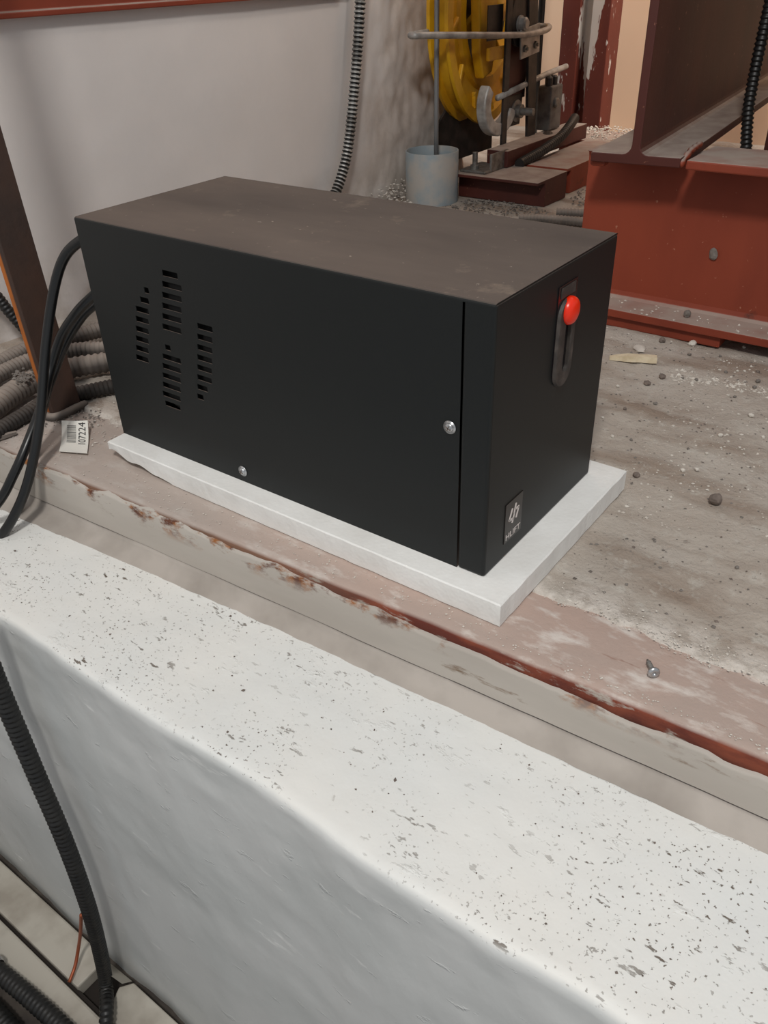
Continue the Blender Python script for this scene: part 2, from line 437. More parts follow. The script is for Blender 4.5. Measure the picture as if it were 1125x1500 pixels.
# plaster face below it, with an open joint, and the fillet that runs out onto the curb
prof = []; 
xs = frange(-.956, 1.2, .006)
for x in xs:
    e = EDGE(x); cover = -.0030-.0135*max(0, min(1, (x+.35)/.5))+.0045*fb(x, 5, 1, 22, 5)
    cover = min(max(cover, -.021), -.001)
    bz = .0012*fb(x, 0, 4, 8, 4)
    prof.append([(x, e+.004, cover-.0004), (x, e-.0022, cover-.001), (x, e-.003+bz*.5, cover-.004), (x, e-.0028+bz, -.035), (x, e-.003+bz, -.0555)])
k = 5; vv = [p for r in prof for p in r]
ff = [(i*k+j, (i+1)*k+j, (i+1)*k+j+1, i*k+j+1) for i in range(len(xs)-1) for j in range(k-1)]
o = new('trim_2', vv, ff, 'face', smooth=True, kind='structure'); o['label'] = 'grey painted plaster face under the steel edging'
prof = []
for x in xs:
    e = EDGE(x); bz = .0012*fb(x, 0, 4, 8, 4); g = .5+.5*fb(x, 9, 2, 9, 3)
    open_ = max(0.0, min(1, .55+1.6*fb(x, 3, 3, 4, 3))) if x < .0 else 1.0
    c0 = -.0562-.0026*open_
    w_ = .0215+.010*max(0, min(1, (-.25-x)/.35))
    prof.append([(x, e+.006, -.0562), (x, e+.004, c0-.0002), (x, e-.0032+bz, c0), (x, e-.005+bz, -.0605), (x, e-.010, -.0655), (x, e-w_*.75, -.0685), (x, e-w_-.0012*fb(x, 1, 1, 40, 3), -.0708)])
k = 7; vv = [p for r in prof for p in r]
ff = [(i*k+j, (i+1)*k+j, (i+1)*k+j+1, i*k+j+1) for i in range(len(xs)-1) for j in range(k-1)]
o = new('trim_3', vv, ff, 'fillet', smooth=True, kind='structure'); o['label'] = 'darker grey plaster fillet above the white curb'
mb = MB(); mb.box((-.956, -.06, -.0625), (1.2, .02, -.0545), Matrix.Rotation(math.atan(.0478), 3, 'Z'), (0, -.0524, -.0585))
mb = MB()
for i in range(len(xs)-1):
    a, b = xs[i], xs[i+1]
    mb.add([(a, EDGE(a)+.0045, -.054), (b, EDGE(b)+.0045, -.054), (b, EDGE(b)+.0045, -.062), (a, EDGE(a)+.0045, -.062)], [(0, 1, 2, 3)])
o = mb.build('trim_4', 'crack', kind='structure'); o['label'] = 'dark open joint under the plaster face'
# white curb: ledge, rounded edge, front face
xs = frange(-.956, 1.2, .008); prof = []
def curb_pt(x, s):
    """s: metres along the profile from the inner line"""
    yo = -.2345+.004*fb(x, 0, 11, 6, 4); r = .009+.003*fb(x, 4, 2, 11, 3); zl = -.0708
    y0 = EDGE(x)+.004
    flat = y0-(yo+r)
    if s <= flat: y, z, ny, nz = y0-s, zl, 0, 1
    elif s <= flat+r*1.5708:
        a = (s-flat)/r; y, z, ny, nz = yo+r-r*math.sin(a), zl-r+r*math.cos(a), -math.sin(a), math.cos(a)
    else: y, z, ny, nz = yo, zl-r-(s-flat-r*1.5708), -1, 0
    return y, z, ny, nz
ss = frange(0, .24, .006)+frange(.24, .5, .012)[1:]+frange(.5, .93, .03)[1:]
for x in xs:
    row = []
    for s in ss:
        y, z, ny, nz = curb_pt(x, s)
        d = .0016*fb(x, s, 5, 9, 4)+.0007*fb(x, s, 8, 40, 3)
        if ny < -.3: d += .0025*fb(x, s*1.6, 15, 7, 4)
        if s < .04: d = min(d, .0004)*(s/.04)
        row.append((x, y+ny*d, z+nz*d))
    prof.append(row)
k = len(ss); vv = [p for r in prof for p in r]
ff = [(i*k+j, (i+1)*k+j, (i+1)*k+j+1, i*k+j+1) for i in range(len(xs)-1) for j in range(k-1)]
o = new('wall_front', vv, ff, 'curb', smooth=True, kind='structure'); o['label'] = 'white painted concrete curb with a pitted ledge'

# left wall
ysw = frange(-.06, 1.0, .025)+frange(1.0, 1.53, .008)[1:]; zsw = frange(-.01, .5, .012)+frange(.5, 2.3, .1)[1:]
vv = []
for y in ysw:
    for z in zsw:
        rz_ = max(0, min(1, (y-1.06)/.12))
        d = .0025*fb(0, y, z, 4, 4)+rz_*(.0035*fb(0, y, z, 12, 6)+.0035*fb(2, y, z, 50, 4))
        if z < .08: d += (.08-z)*.12*(.5+.5*fb(0, y, z, 20, 4))
        if y > 1.5: d -= (y-1.5)*.8
        vv.append((-.955+d, y, z))
k = len(zsw)
ff = [(i*k+j, (i+1)*k+j, (i+1)*k+j+1, i*k+j+1) for i in range(len(ysw)-1) for j in range(k-1)]
kk = len(vv); e0 = (len(ysw)-1)*k
for j in range(k): vv.append((-1.12, 1.545, zsw[j]))
ff += [(e0+j, kk+j, kk+j+1, e0+j+1) for j in range(k-1)]
o = new('wall_left', vv, ff, 'wall', smooth=True, kind='structure'); o['label'] = 'white painted plaster wall with a rough broken end'
mb = MB(); mb.box((-2.2, 2.25, -.02), (2.2, 2.33, 2.3)); o = mb.build('wall_back', 'peach', kind='structure'); o['label'] = 'peach painted wall behind the steelwork'
mb = MB(); mb.box((-1.05, -1.2, -.84), (-.9565, -.02, 2.3)); o = mb.build('wall_side', 'wall', kind='structure'); o['label'] = 'white painted wall at the end of the curb'
# lower floor in front of the curb
mb = MB(); mb.box((-.957, -1.2, -.84), (1.2, -.20, -.80)); o = mb.build('floor_lower', 'dark_floor', kind='structure'); o['label'] = 'grimy floor at the foot of the curb'

# ================================================================== STEELWORK
def ibeam_poly(w_, h, tf, tw, fr=.008, ns=4):
    """closed outline (a across, b up), centred on a, from b=0"""
    pts = [(w_/2, 0), (w_/2, tf)]
    def arc(cx, cy, a0, a1):
        return [(cx+fr*math.cos(a0+(a1-a0)*i/ns), cy+fr*math.sin(a0+(a1-a0)*i/ns)) for i in range(ns+1)]
    h2 = math.pi/2
    pts += arc(tw/2+fr, tf+fr, -h2, -2*h2)
    pts += arc(tw/2+fr, h-tf-fr, 2*h2, h2)
    pts += [(w_/2, h-tf), (w_/2, h)]
    return pts+[(-a, b) for a, b in reversed(pts)]
lower = empty('steel_beam', (-.1, .74, .018))
mb = MB(); mb.prism([(.675, .018), (.675, .030), (.726, .030), (.733, .033), (.735, .04), (.735, .232), (.733, .239), (.726, .2415), (.8, .2415), (.8, .018)], 'x', -.262, 1.2)
o = mb.build('web', 'red', lower, bevel=.0012)
mb = MB(); mb.box((-.092, .662, .2415), (1.2, .775, .2535)); mb.build('top_flange', 'red', lower, bevel=.002)
mb = MB(); mb.box((-.262, .683, .0002), (-.008, .80, .0178)); mb.build('packing_plate', 'red', lower, bevel=.0015)
mb = MB(); mb.box((.07, .70, .0002), (.40, .80, .0178)); mb.build('packing_plate', 'red', lower, bevel=.0015)
tag(lower, 'red oxide steel beam lying on packing plates beside the black cabinet', 'beam')
upper = empty('steel_beam', (-.163, .66, .2416)); YAW = math.radians(5.2)
mb = MB(); poly = [(-.163+a, .2416+b) for a, b in ibeam_poly(.124, .42, .0125, .012, .012)]
mb.prism(poly, 'y', .662, 2.15); o = mb.build('section', 'red_dark', upper, bevel=.0012)
mb = MB(); mb.box((-.228, .668, .234), (-.205, .69, .246)); mb.build('weld_bead', 'red', upper, bevel=.004)
mb = MB(); mb.tube(smooth_path([(-.101, .664, .245), (-.100, .70, .2545), (-.101, .73, .255), (-.101, .772, .2545)], .006), [.0042+.0012*math.sin(i*1.7) for i in range(len(smooth_path([(-.101, .664, .245), (-.100, .70, .2545), (-.101, .73, .255), (-.101, .772, .2545)], .006)))], 8)
mb.build('weld_bead', 'red', upper, True)
upper.rotation_euler.z = YAW
tag(upper, 'dark red steel beam with open cut end resting on the lower beam', 'beam')
mb = MB(); mb.box((-.62, .80, .6625), (.75, 1.75, .70)); mb.box((-.45, .95, .70), (.60, 1.65, 1.15))  # unseen bed, added out of view to shade the steel at the back
tag(mb.build('added_machine_bed', 'red_dark', bevel=.004), 'unseen steel machine bed added to shade the background steel', 'machine bed')
# column with white drips
c0, c1 = -.935, -.767
c1 = -.790
mb = MB(); mb.prism([(c0, 1.99), (-.880, 1.99), (-.880, 2.03), (-.845, 2.03), (-.845, 1.99), (c1, 1.99), (c1, 2.07), (c0, 2.07)], 'z', 0, 2.2)
tag(mb.build('steel_column', 'red_splash', bevel=.002), 'red steel column splashed with dripping white paint', 'column')
mb = MB(); mb.box((-.128, 1.20, 0), (.06, 1.32, .236)); mb.box((-.134, 1.19, .0), (.07, 1.33, .02))
tag(mb.build('steel_block', 'red_dark', bevel=.004), 'dark brown steel block behind the lower red beam', 'block')
second = MB(); second.prism([(.24+a, .2540+b) for a, b in ibeam_poly(.124, .408, .0125, .012, .012)], 'y', .662, 2.15)  # unseen second beam, added to keep side light off the upper web
tag(second.build('steel_beam', 'red_dark', bevel=.0012), 'unseen parallel dark red beam added to shade the upper beam web', 'beam')
# beam along the wall
mb = MB(); mb.prism([(-.965, .4335), (-.938, .4335), (-.938, .441), (-.950, .442), (-.950, .62), (-.938, .62), (-.938, .63), (-.965, .63)], 'y', -.06, 1.02)
tag(mb.build('wall_channel', 'red', bevel=.0015), 'red steel channel fixed along the white wall', 'channel')

# ================================================================== FOAM SHEET
x0, x1, y0, y1 = FOAM
mb = MB(); H = .024
out = []
def seg(a, b, st=.006, amp=.0007, seed=0):
    a, b = Vector(a), Vector(b); n_ = max(2, int((b-a).length/st)); d = (b-a).normalized(); nn = Vector((d.y, -d.x))
    return [a.lerp(b, i/n_)+nn*amp*fb(i*.3, seed, 0, 1, 3) for i in range(n_)]
top = seg((x0, y0), (x1, y0), seed=1)+seg((x1, y0), (x1, y1), seed=2)+seg((x1, y1), (x0, y1), seed=3)+seg((x0, y1), (x0, y0), seed=4)
def bite(p):
    """how far the lower edge is broken away, as a height above the floor"""
    if abs(p.y-y0) < .004 and p.x < -.395:
        u = (p.x-x0)/.10
        return .0115*max(0, (1-u))*(1+.35*math.sin(u*14))+.0015
    if abs(p.x-x0) < .004 and p.y < .04: return .011
    return 0.0
n_ = len(top); r = .0012; V = []
cxy = Vector(((x0+x1)/2, (y0+y1)/2))
def inset(p, d): 
    return Vector((max(x0+d, min(x1-d, p.x)) if d else p.x, max(y0+d, min(y1-d, p.y)) if d else p.y))
for p in top: q = inset(p, r); V.append((q.x, q.y, H))
for p in top: V.append((p.x, p.y, H-r))
for p in top: V.append((p.x, p.y+(.0006*fb(p.x*60, p.y*60)), H*.55+bite(p)*.3))
for p in top: V.append((p.x, p.y, .0004+bite(p)))
for p in top:
    q = inset(p, .022 if bite(p) > .002 else .003); V.append((q.x, q.y, .0004+bite(p)*.4))
F_ = []
for L_ in range(4):
    for i in range(n_): F_.append([L_*n_+i, L_*n_+(i+1) % n_, (L_+1)*n_+(i+1) % n_, (L_+1)*n_+i])
F_.append(list(range(n_))); F_.append([4*n_+i for i in range(n_)][::-1])
foam = new('foam_sheet', V, F_, 'foam')
tag(foam, 'white polystyrene foam sheet under the black cabinet', 'foam sheet')

# ================================================================== CABINET
BW, BH, ZB = .2191, .2517, .0242
ZT = ZB+BH
cab = empty('power_supply_cabinet', (-.25, BW/2, ZB))
tag(cab, 'black metal power supply cabinet with red lamp standing on white foam', 'cabinet')
XS = -.0285
mb = MB()
# front sheet, row by row, with real slots
rows = []
pitch = .01155; zrow0 = .2415; sh = .0062
def slots(i):
    s = []
    c2 = -.372-.0030*i
    if i == 0: s.append((c2, c2+.022))
    elif i == 13: s.append((c2+.004, c2+.028))
    elif i not in (6,): s.append((c2, c2+.028) if i != 7 else (c2+.004, c2+.012))
    if 2 <= i <= 9:
        c1 = -.4185-.0034*(i-2); s.append((c1+{2: .013, 3: .007}.get(i, 0), c1+.020))
    if 4 <= i <= 11:
        c3 = -.3325-.0026*(i-4); s.append((c3, c3+.021-{11: .012, 10: .006}.get(i, 0)))
    return sorted(s)
zc = ZT-.003
xl = -.5+.0015
zcur = zc
quads = []
for i in range(14):
    zt_, zb_ = zrow0-pitch*i, zrow0-pitch*i-sh
    quads.append((xl, XS, zb_ if False else zt_, zcur))
    xc = xl
    for a, b in slots(i):
        quads.append((xc, a, zb_, zt_)); xc = b
        d_ = .0010
        mb.add([(a, 0, zb_), (b, 0, zb_), (b, 0, zt_), (a, 0, zt_), (a, d_, zb_), (b, d_, zb_), (b, d_, zt_), (a, d_, zt_)], [(0, 1, 5, 4), (1, 2, 6, 5), (2, 3, 7, 6), (3, 0, 4, 7)])
    quads.append((xc, XS, zb_, zt_)); zcur = zb_
quads.append((xl, XS, ZB, zcur))
for a, b, c_, d_ in quads: mb.add([(a, 0, c_), (b, 0, c_), (b, 0, d_), (a, 0, d_)], [(0, 1, 2, 3)])
# folded edges, top, back, end
r = .003
pr_ = [(0, ZT-r)]+[(r-r*math.cos(a), ZT-r+r*math.sin(a)) for a in (math.pi/8*i for i in range(1, 4))]+[(r, ZT), (BW-r, ZT)]+[(BW-r+r*math.sin(a), ZT-r+r*math.cos(a)) for a in (math.pi/8*i for i in range(1, 5))]+[(BW, ZB)]
for i, ((ya, za), (yb, zb)) in enumerate(zip(pr_[:-1], pr_[1:])):
    xr = XS if zb < ZT-.0025 else -.0006
    mb.add([(xl, ya, za), (xr, ya, za), (xr, yb, zb), (xl, yb, zb)], [(0, 1, 2, 3)])
mb.add([(-.0006, r, ZT), (-.0006, BW-r, ZT), (-.0006, BW-r, ZT-.0012), (-.0006, r, ZT-.0012)], [(0, 1, 2, 3)])
pe = [(0, ZB)]+pr_
mb.add([(-.5+.0, y+(.0012 if y < .01 else -.0012 if y > BW-.01 else 0), z-(.0012 if z > .1 else 0)) for y, z in pe], [list(range(len(pe)))])
nn_ = len(pe)
mb.add([(xl, y, z) for y, z in pe]+[(-.5, y+(.0012 if y < .01 else -.0012 if y > BW-.01 else 0), z-(.0012 if z > .1 else 0)) for y, z in pe], [[i, i+1, nn_+i+1, nn_+i] for i in range(nn_-1)])
mb.add([(-.5, 0, ZB), (XS, 0, ZB), (XS, BW, ZB), (-.5, BW, ZB)], [(0, 1, 2, 3)])
cover = mb.build('cover', 'black', cab)
# dark fan behind the slots
mb = MB(); mb.lathe([(.088, 0), (.088, .004)], (-.377, .012, .164), (0, 1, 0), 40); mb.build('fan', 'black_in', cab)
# end panel
mb = MB(); mb.box((XS+.0006, .0001, ZB), (0, BW-.0001, ZT-.0007)); mb.build('end_panel', 'panel', cab, bevel=.0028, segs=3)
def screw(x, z, r_=.0052):
    mb = MB(); mb.lathe([(r_*1.15, 0), (r_*1.15, .0007), (r_*.8, .0008), (r_*.8, .0012), (r_*.72, .0022), (r_*.45, .0030), (.0008, .0033)], (x, -.0001, z), (0, -1, 0), 20)
    s = mb.build('screw', 'zinc', cab, True)
    mb = MB()
    for a in (.4, .4+math.pi/2): mb.box((x-r_*.5, -.0036, z-r_*.09), (x+r_*.5, -.0030, z+r_*.09), Matrix.Rotation(a, 3, 'Y'))
    mb.build('cross_recess', 'stone_dark', s)
screw(-.038, .165); screw(-.297, .0375)
# bezel with lamp
def stadium(cy, cz0, cz1, hw, n=10, square_top=True):
    pts = [(cy+hw*math.cos(a), cz0+hw*math.sin(a)) for a in [math.pi+math.pi*i/n for i in range(n+1)]]
    if square_top: pts += [(cy+hw, cz1), (cy-hw, cz1)]
    else: pts += [(cy+hw*math.cos(a), cz1+hw*math.sin(a)) for a in [math.pi*i/n for i in range(n+1)]]
    return pts
cy = .1205
mb = MB(); mb.prism(stadium(cy, .184, .2585, .0175), 'x', -.0002, .0008); mb.build('bezel_plate', 'smoke', cab)
# raised ring: a broad dusty band around a dark slot
outer = stadium(cy, .1815, .2300, .0165, 12, False); inner = stadium(cy+.001, .1845, .2300, .0058, 12, False)
N_ = len(outer); V = []; F_ = []
for lst, h in ((outer, .0006), ([(cy+(a-cy)*.93, .2+(b-.2)*.985) for a, b in outer], .0034), ([(cy+(a-cy)*1.12, .2+(b-.2)*1.03) for a, b in inner], .0042), (inner, .0036), (inner, .0008)):
    V += [Vector((h, a, b))-WORLD_LOC(cab) for a, b in lst]
for L_ in range(4):
    for i in range(N_): F_.append([L_*N_+i, L_*N_+(i+1) % N_, (L_+1)*N_+(i+1) % N_, (L_+1)*N_+i])
ring = new('bezel_ring', V, F_, 'bezel', cab, True); ring.data.set_sharp_from_angle(angle=math.radians(50))
mb = MB(); mb.box((.0007, cy-.013, .2475), (.0016, cy+.013, .2565)); mb.build('name_strip', 'bezel', cab)
mb = MB(); mb.lathe([(.0122, 0), (.0122, .003), (.0116, .0052), (.0100, .0070), (.0070, .0083), (.0035, .0090), (.0006, .0092)], (.0012, .1215, .2345), (1, 0, 0), 28)
lamp = mb.build('indicator_lamp', 'redlens', cab, True); lamp['label'] = 'round red indicator lamp'
# badge with mark and letters
mb = MB(); mb.prism([(.0335, .041), (.0645, .041), (.0645, .083), (.0335, .083)], 'x', -.0002, .0007)
badge = mb.build('badge', 'sticker', cab); badge['label'] = 'black badge with silver mark and letters'
def bp(zx, zy): q = P(700+zx/10.71, 690+zy/10.71, 'x', .0008); return Vector((q.y, q.z))
mb = MB()
def stroke(a, b, w_=.0011):
    a, b = bp(*a), bp(*b); d = (b-a).normalized(); nn = Vector((-d.y, d.x))*w_; a = a-d*w_*.4; b = b+d*w_*.4
    mb.prism([tuple(a+nn), tuple(a-nn), tuple(b-nn), tuple(b+nn)], 'x', .0006, .00115)
for a, b in (((543, 592), (492, 780)), ((492, 780), (552, 742)), ((572, 668), (538, 803)), ((600, 505), (572, 648)), ((590, 592), (642, 548)), ((642, 548), (600, 718))): stroke(a, b)
mb.build('badge_mark', 'print', badge)
mt = Matrix(((0, 0, 1, .0008), (1, 0, 0, .0490), (0, 1, 0, .0462), (0, 0, 0, 1)))
tm = text_mesh('badge_letters', 'HLIFT', .0088, 'print', Matrix.Translation(-WORLD_LOC(cab)) @ mt, badge, 1.22)
# rubber grommets on the end where the cables leave
for (gy, gz) in ((.030, .252), (.046, .206), (.063, .197)):
    mb = MB(); mb.lathe([(.0075, 0), (.0075, .002), (.0060, .003)], (-.4995, gy, gz), (-1, 0, 0), 16); mb.build('grommet', 'cable', cab, True)

# ================================================================== CABLES
def cable(pts, r_, label, group=None):
    mb = MB(); mb.tube(smooth_path(pts, .006), r_, 12)
    return tag(mb.build('power_cable', 'cable', None, True), label, 'cable', group)
A = [(-.503, .028, .252), (-.514, .020, .2485), P(96, 374, 'y', .010), P(79, 425, 'y', -.006), P(67, 510, 'y', -.034), P(59, 610, 'y', -.068), P(45, 690, 'y', -.100), P(26, 745, 'y', -.125), P(-4, 792, 'y', -.150), P(-60, 850, 'y', -.175)]
cable(A, .0058, 'thick black cable looping from top of cabinet end over the edge')
B = [(-.503, .045, .205), (-.516, .036, .194), P(126, 443, 'y', .022), P(110, 461, 'y', .014), P(90, 492, 'y', .002), P(75, 538, 'y', -.016), P(62, 590, 'y', -.045), P(40, 650, 'y', -.085), P(20, 695, 'y', -.112), P(-4, 738, 'y', -.135), P(-60, 800, 'y', -.17)]
cable(B, .0056, 'black cable leaving the cabinet end below the thick loop')
B2 = [(-.503, .062, .196), (-.520, .052, .183), P(132, 453, 'y', .038), P(114, 474, 'y', .028), P(97, 503, 'y', .016), P(82, 540, 'y', .002), P(68, 580, 'y', -.022), P(57, 630, 'y', -.055), P(44, 694, 'y', -.086), P(25, 749, 'y', -.108), P(-6, 796, 'y', -.132), P(-62, 856, 'y', -.157)]
cable(B2, .0048, 'thin black cable running close behind the thick loop')

# ================================================================== POST, TAG
post = empty('angle_post', (-.648, .002, 0))
def lean(o, k=.05):
    for v_ in o.data.vertices: v_.co.x -= k*v_.co.z
mb = MB(); mb.prism([(-.666, .002), (-.648, .002), (-.648, .044), (-.653, .044), (-.653, .007), (-.666, .007)], 'z', -.002, 1.5)
lean(mb.build('angle_iron', 'rust', post, bevel=.0008))
mb = MB(); mb.tube(smooth_path([(-.668, .000, .001), (-.650, -.002, .003), (-.643, .010, .003), (-.645, .034, .003), (-.648, .050, .001)], .004), .006, 8); mb.build('weld', 'con_grey', post, True)
tag(post, 'rusty upright angle iron with an orange edge beside the cables', 'angle iron')

# paper label with bar code
BL, BR, TL = Vector((-.559, -.050, 0)), Vector((-.529, -.036, 0)), Vector((-.611, -.007, 0))
U, Vv = TL-BL, (BL-BR)*1.12
def paper(u, v_, lift=0):   # u along the writing, v up the characters
    p = BR+U*u+Vv*v_
    bend = .010*(abs(u-.42)/.58)**2*(1.0 if u > .42 else .35)+.003*(1-v_)**2*u
    return Vector((p.x, p.y, .0012+bend+lift))
lab = empty('paper_label', BR)
nu = 14; mb = MB()
for lift in (0, .0004): mb.v += [paper(i/nu, j/4, lift) for i in range(nu+1) for j in range(5)]
for s_ in (0, (nu+1)*5):
    mb.f += [[s_+i*5+j, s_+i*5+5+j, s_+i*5+6+j, s_+i*5+1+j] for i in range(nu) for j in range(4)]
K = (nu+1)*5
for i in range(nu):
    for j in (0, 4): mb.f.append([i*5+j, i*5+5+j, K+i*5+5+j, K+i*5+j])
for j in range(4):
    for i in (0, nu): mb.f.append([i*5+j, i*5+j+1, K+i*5+j+1, K+i*5+j])
mb.build('paper', 'paper', lab)
def bar(u0, u1, v0, v1, nm, mat):
    mb = MB(); k_ = max(2, int((u1-u0)*20))
    for i in range(k_):
        a, b = u0+(u1-u0)*i/k_, u0+(u1-u0)*(i+1)/k_
        mb.add([paper(a, v0, .0007), paper(b, v0, .0007), paper(b, v1, .0007), paper(a, v1, .0007)], [(0, 1, 2, 3)])
    return mb
mbb = MB(); u = .40
rnd = random.Random(3)
while u < .90:
    w_ = rnd.choice((.008, .012, .018, .024)); q = bar(u, u+w_, .46, .80, 'bar', 'ink'); mbb.add(q.v, q.f); u += w_+rnd.choice((.008, .012, .016))
mbb.build('bar_code', 'ink_grey', lab)
tm = text_mesh('label_digits', '107224', .0140, 'ink', Matrix.Identity(4), lab, 1.0, 0)
xs_ = [v_.co.x for v_ in tm.data.vertices]; ys_ = [v_.co.y for v_ in tm.data.vertices]
ax, bx_, ay, by = min(xs_), max(xs_), min(ys_), max(ys_)
for v_ in tm.data.vertices:
    v_.co = paper(.36+.60*(v_.co.x-ax)/(bx_-ax), .10+.27*(v_.co.y-ay)/(by-ay), .0008)-BR
tag(lab, 'curled white paper label with bar code and number on the floor', 'paper label')

# ================================================================== CONDUITS ON THE LEFT FLOOR
G = 'dusty conduits piled between the wall and the cabinet'
def floorpath(pts): return [P(a, b, 'z', z) for a, b, z in pts]
def pile(pts, r_, mat, label, **k):
    return corrugated('flexible_conduit', floorpath(pts), r_, mat, label, 'conduit', None, **k)
pile([(-60, 560, .018), (0, 532, .018), (50, 508, .018), (100, 495, .020), (150, 482, .020), (195, 468, .016), (240, 450, .014)], .0125, 'con_grey', 'dusty grey conduit in the pile closest to the white wall', pitch=.0065)
pile([(-60, 585, .017), (0, 548, .017), (50, 526, .018), (100, 514, .020), (160, 510, .018), (215, 500, .015)], .0115, 'con_grey', 'dusty grey conduit second out from the wall in the pile', pitch=.0065)
pile([(75, 548, .016), (110, 538, .018), (160, 530, .018), (215, 520, .016)], .0150, 'con_grey', 'fat dusty conduit stub right of the rusty post', pitch=.009)
pile([(-60, 640, .017), (-10, 598, .017), (22, 574, .018), (50, 558, .019)], .0160, 'con_grey', 'fat dusty conduit with a broken open end left of the post', pitch=.0085)
pile([(70, 590, .011), (110, 578, .012), (165, 566, .012), (220, 555, .011)], .0105, 'con_dark', 'dark dirty conduit at the front of the pile by the cabinet', pitch=.006)
pile([(-50, 662, .010), (5, 626, .010), (42, 604, .010), (66, 588, .010)], .0100, 'con_dark', 'dark dirty conduit lying under the grey ones', pitch=.006)
corrugated('flexible_conduit', [P(-50, 395, 'x', -.90), P(-10, 428, 'x', -.89), P(12, 455, 'x', -.88), P(32, 478, 'x', -.87), P(50, 500, 'x', -.86)], .0085, 'con_black', 'black conduit running down behind the rusty post', pitch=.006)
# torn end: rubble in the mouth
# wall conduit
corrugated('spiral_conduit', [P(531, -40, 'x', -.933), P(528, 0, 'x', -.933), P(524, 70, 'x', -.933), P(519, 130, 'x', -.933), P(512, 200, 'x', -.932), P(504, 245, 'x', -.930), P(490, 285, 'x', -.928), P(470, 315, 'x', -.925)], .0118, 'con_metal', 'bare spiral metal conduit climbing the white wall', pitch=.0085, depth=.22, smooth=False, groove='con_black')
# dark duct next to the pipe sleeve
corrugated('flexible_conduit', [P(500, 284, 'z', .012), P(530, 281, 'z', .014), P(560, 274, 'z', .018), P(588, 258, 'z', .030), P(600, 250, 'z', .034)], .0165, 'con_dark', 'dark grey duct lying against the wall by the pipe sleeve', pitch=.02, depth=.03)
for pts, lb in (([(815, 312, .010), (850, 313, .010), (905, 316, .010)], 'dusty conduit behind the cabinet closer to the governor'), ([(760, 320, .010), (800, 321, .010), (850, 325, .010), (910, 329, .010)], 'dusty conduit behind the cabinet closer to the black top')):
    corrugated('flexible_conduit', floorpath(pts), .0105, 'con_grey', lb, pitch=.0075)
corrugated('flexible_conduit', [(-.113, 1.02, .55), (-.114, 1.0, .40), (-.116, 1.0, .31), (-.113, 1.0, .255), (-.10, 1.01, .18), (-.06, 1.05, .05), (-.03, 1.10, .012)], .0095, 'con_black', 'black corrugated conduit hanging beside the upper red beam', pitch=.007, depth=.2)

# ================================================================== PIPE SLEEVE, GOVERNOR
PC = Vector((-.868, 1.222, 0))
mb = MB(); mb.lathe([(.0625, -.001), (.0625, .112), (.0620, .113), (.0590, .113), (.0585, .112), (.0585, .004)], PC, (0, 0, 1), 40, True)
tag(mb.build('pipe_sleeve', 'pvc', None, True), 'short grey plastic pipe sleeve standing on the floor', 'pipe')
bpy.data.objects['pipe_sleeve'].data.set_sharp_from_angle(angle=math.radians(40))
mb = MB(); mb.tube([(-.862, 1.231, .002), (-.862, 1.231, .2), (-.862, 1.231, .40), (-.862, 1.231, .9)], .0055, 10)
tag(mb.build('wire_rope', 'rope', None, True), 'grey wire rope running down into the pipe sleeve', 'rope')

gov = empty('governor', (-.80, 1.44, .0615))
WX, WY, WZ, WR = -.862, 1.482, .385, .25
mb = MB()
mb.lathe([(WR-.014, -.012), (WR-.014, .012), (WR, .018), (WR, .026), (WR-.024, .028), (WR-.030, .016), (WR-.075, .012), (WR-.080, .020), (WR-.105, .022), (WR-.11, .008), (WR-.11, -.008), (WR-.03, -.014), (WR-.024, -.028), (WR, -.026), (WR, -.018)], (WX, WY, WZ), (1, 0, 0), 72, True)
wheel = mb.build('sheave', 'yellow', gov, True); wheel.data.set_sharp_from_angle(angle=math.radians(35))
mb = MB(); mb.lathe([(.050, -.03), (.050, .030), (.030, .036), (.030, .05)], (WX, WY, WZ), (1, 0, 0), 32); mb.build('hub', 'yellow', wheel, True)
for k in range(6):
    a = k*math.pi/3+.35; mb = MB()
    c = Vector((WX, WY+.095*math.cos(a), WZ+.095*math.sin(a)))
    mb.box(c-Vector((.010, .058, .016)), c+Vector((.014, .058, .016)), Matrix.Rotation(a, 3, 'X')); mb.build('spoke', 'yellow', wheel, bevel=.003)
for k in range(12):
    a = k*math.pi/6+.1; mb = MB(); c = Vector((WX+.020, WY+.206*math.cos(a), WZ+.206*math.sin(a)))
    mb.box(c-Vector((.004, .018, .0045)), c+Vector((.006, .018, .0045)), Matrix.Rotation(a+.5, 3, 'X')); mb.build('rib', 'yellow', wheel, bevel=.002)
mb = MB(); mb.lathe([(.15, -.004), (.15, .002)], (WX, WY, WZ), (1, 0, 0), 48); mb.build('web_disc', 'gov_black', wheel)
# flyweight block on the wheel face
mb = MB(); mb.prism([(1.345, .44), (1.45, .44), (1.455, .31), (1.435, .255), (1.385, .245), (1.36, .30)], 'x', -.836, -.812); w1 = mb.build('flyweight', 'yellow', wheel, bevel=.004)
mb = MB(); mb.box((-.812, 1.36, .285), (-.802, 1.452, .312)); mb.build('weight_lug', 'yellow', gov, bevel=.003)
mb = MB(); mb.box((-.813, 1.362, .325), (-.8105, 1.43, .395)); mb.build('weight_window', 'gov_black', gov)
# the wheel stands a little askew to the wall
piv = Vector((WX, 1.231, 0)); Rw = Matrix.Rotation(math.radians(7.5), 4, 'Z')
for w_ in [wheel]+list(wheel.children):
    w_.data.transform(Matrix.Translation(piv-Vector(gov.location)) @ Rw @ Matrix.Translation(Vector(gov.location)-piv))
mb = MB(); mb.box((-.812, 1.452, .19), (-.808, 1.552, .33)); mb.build('frame_panel', 'red_dark', gov)
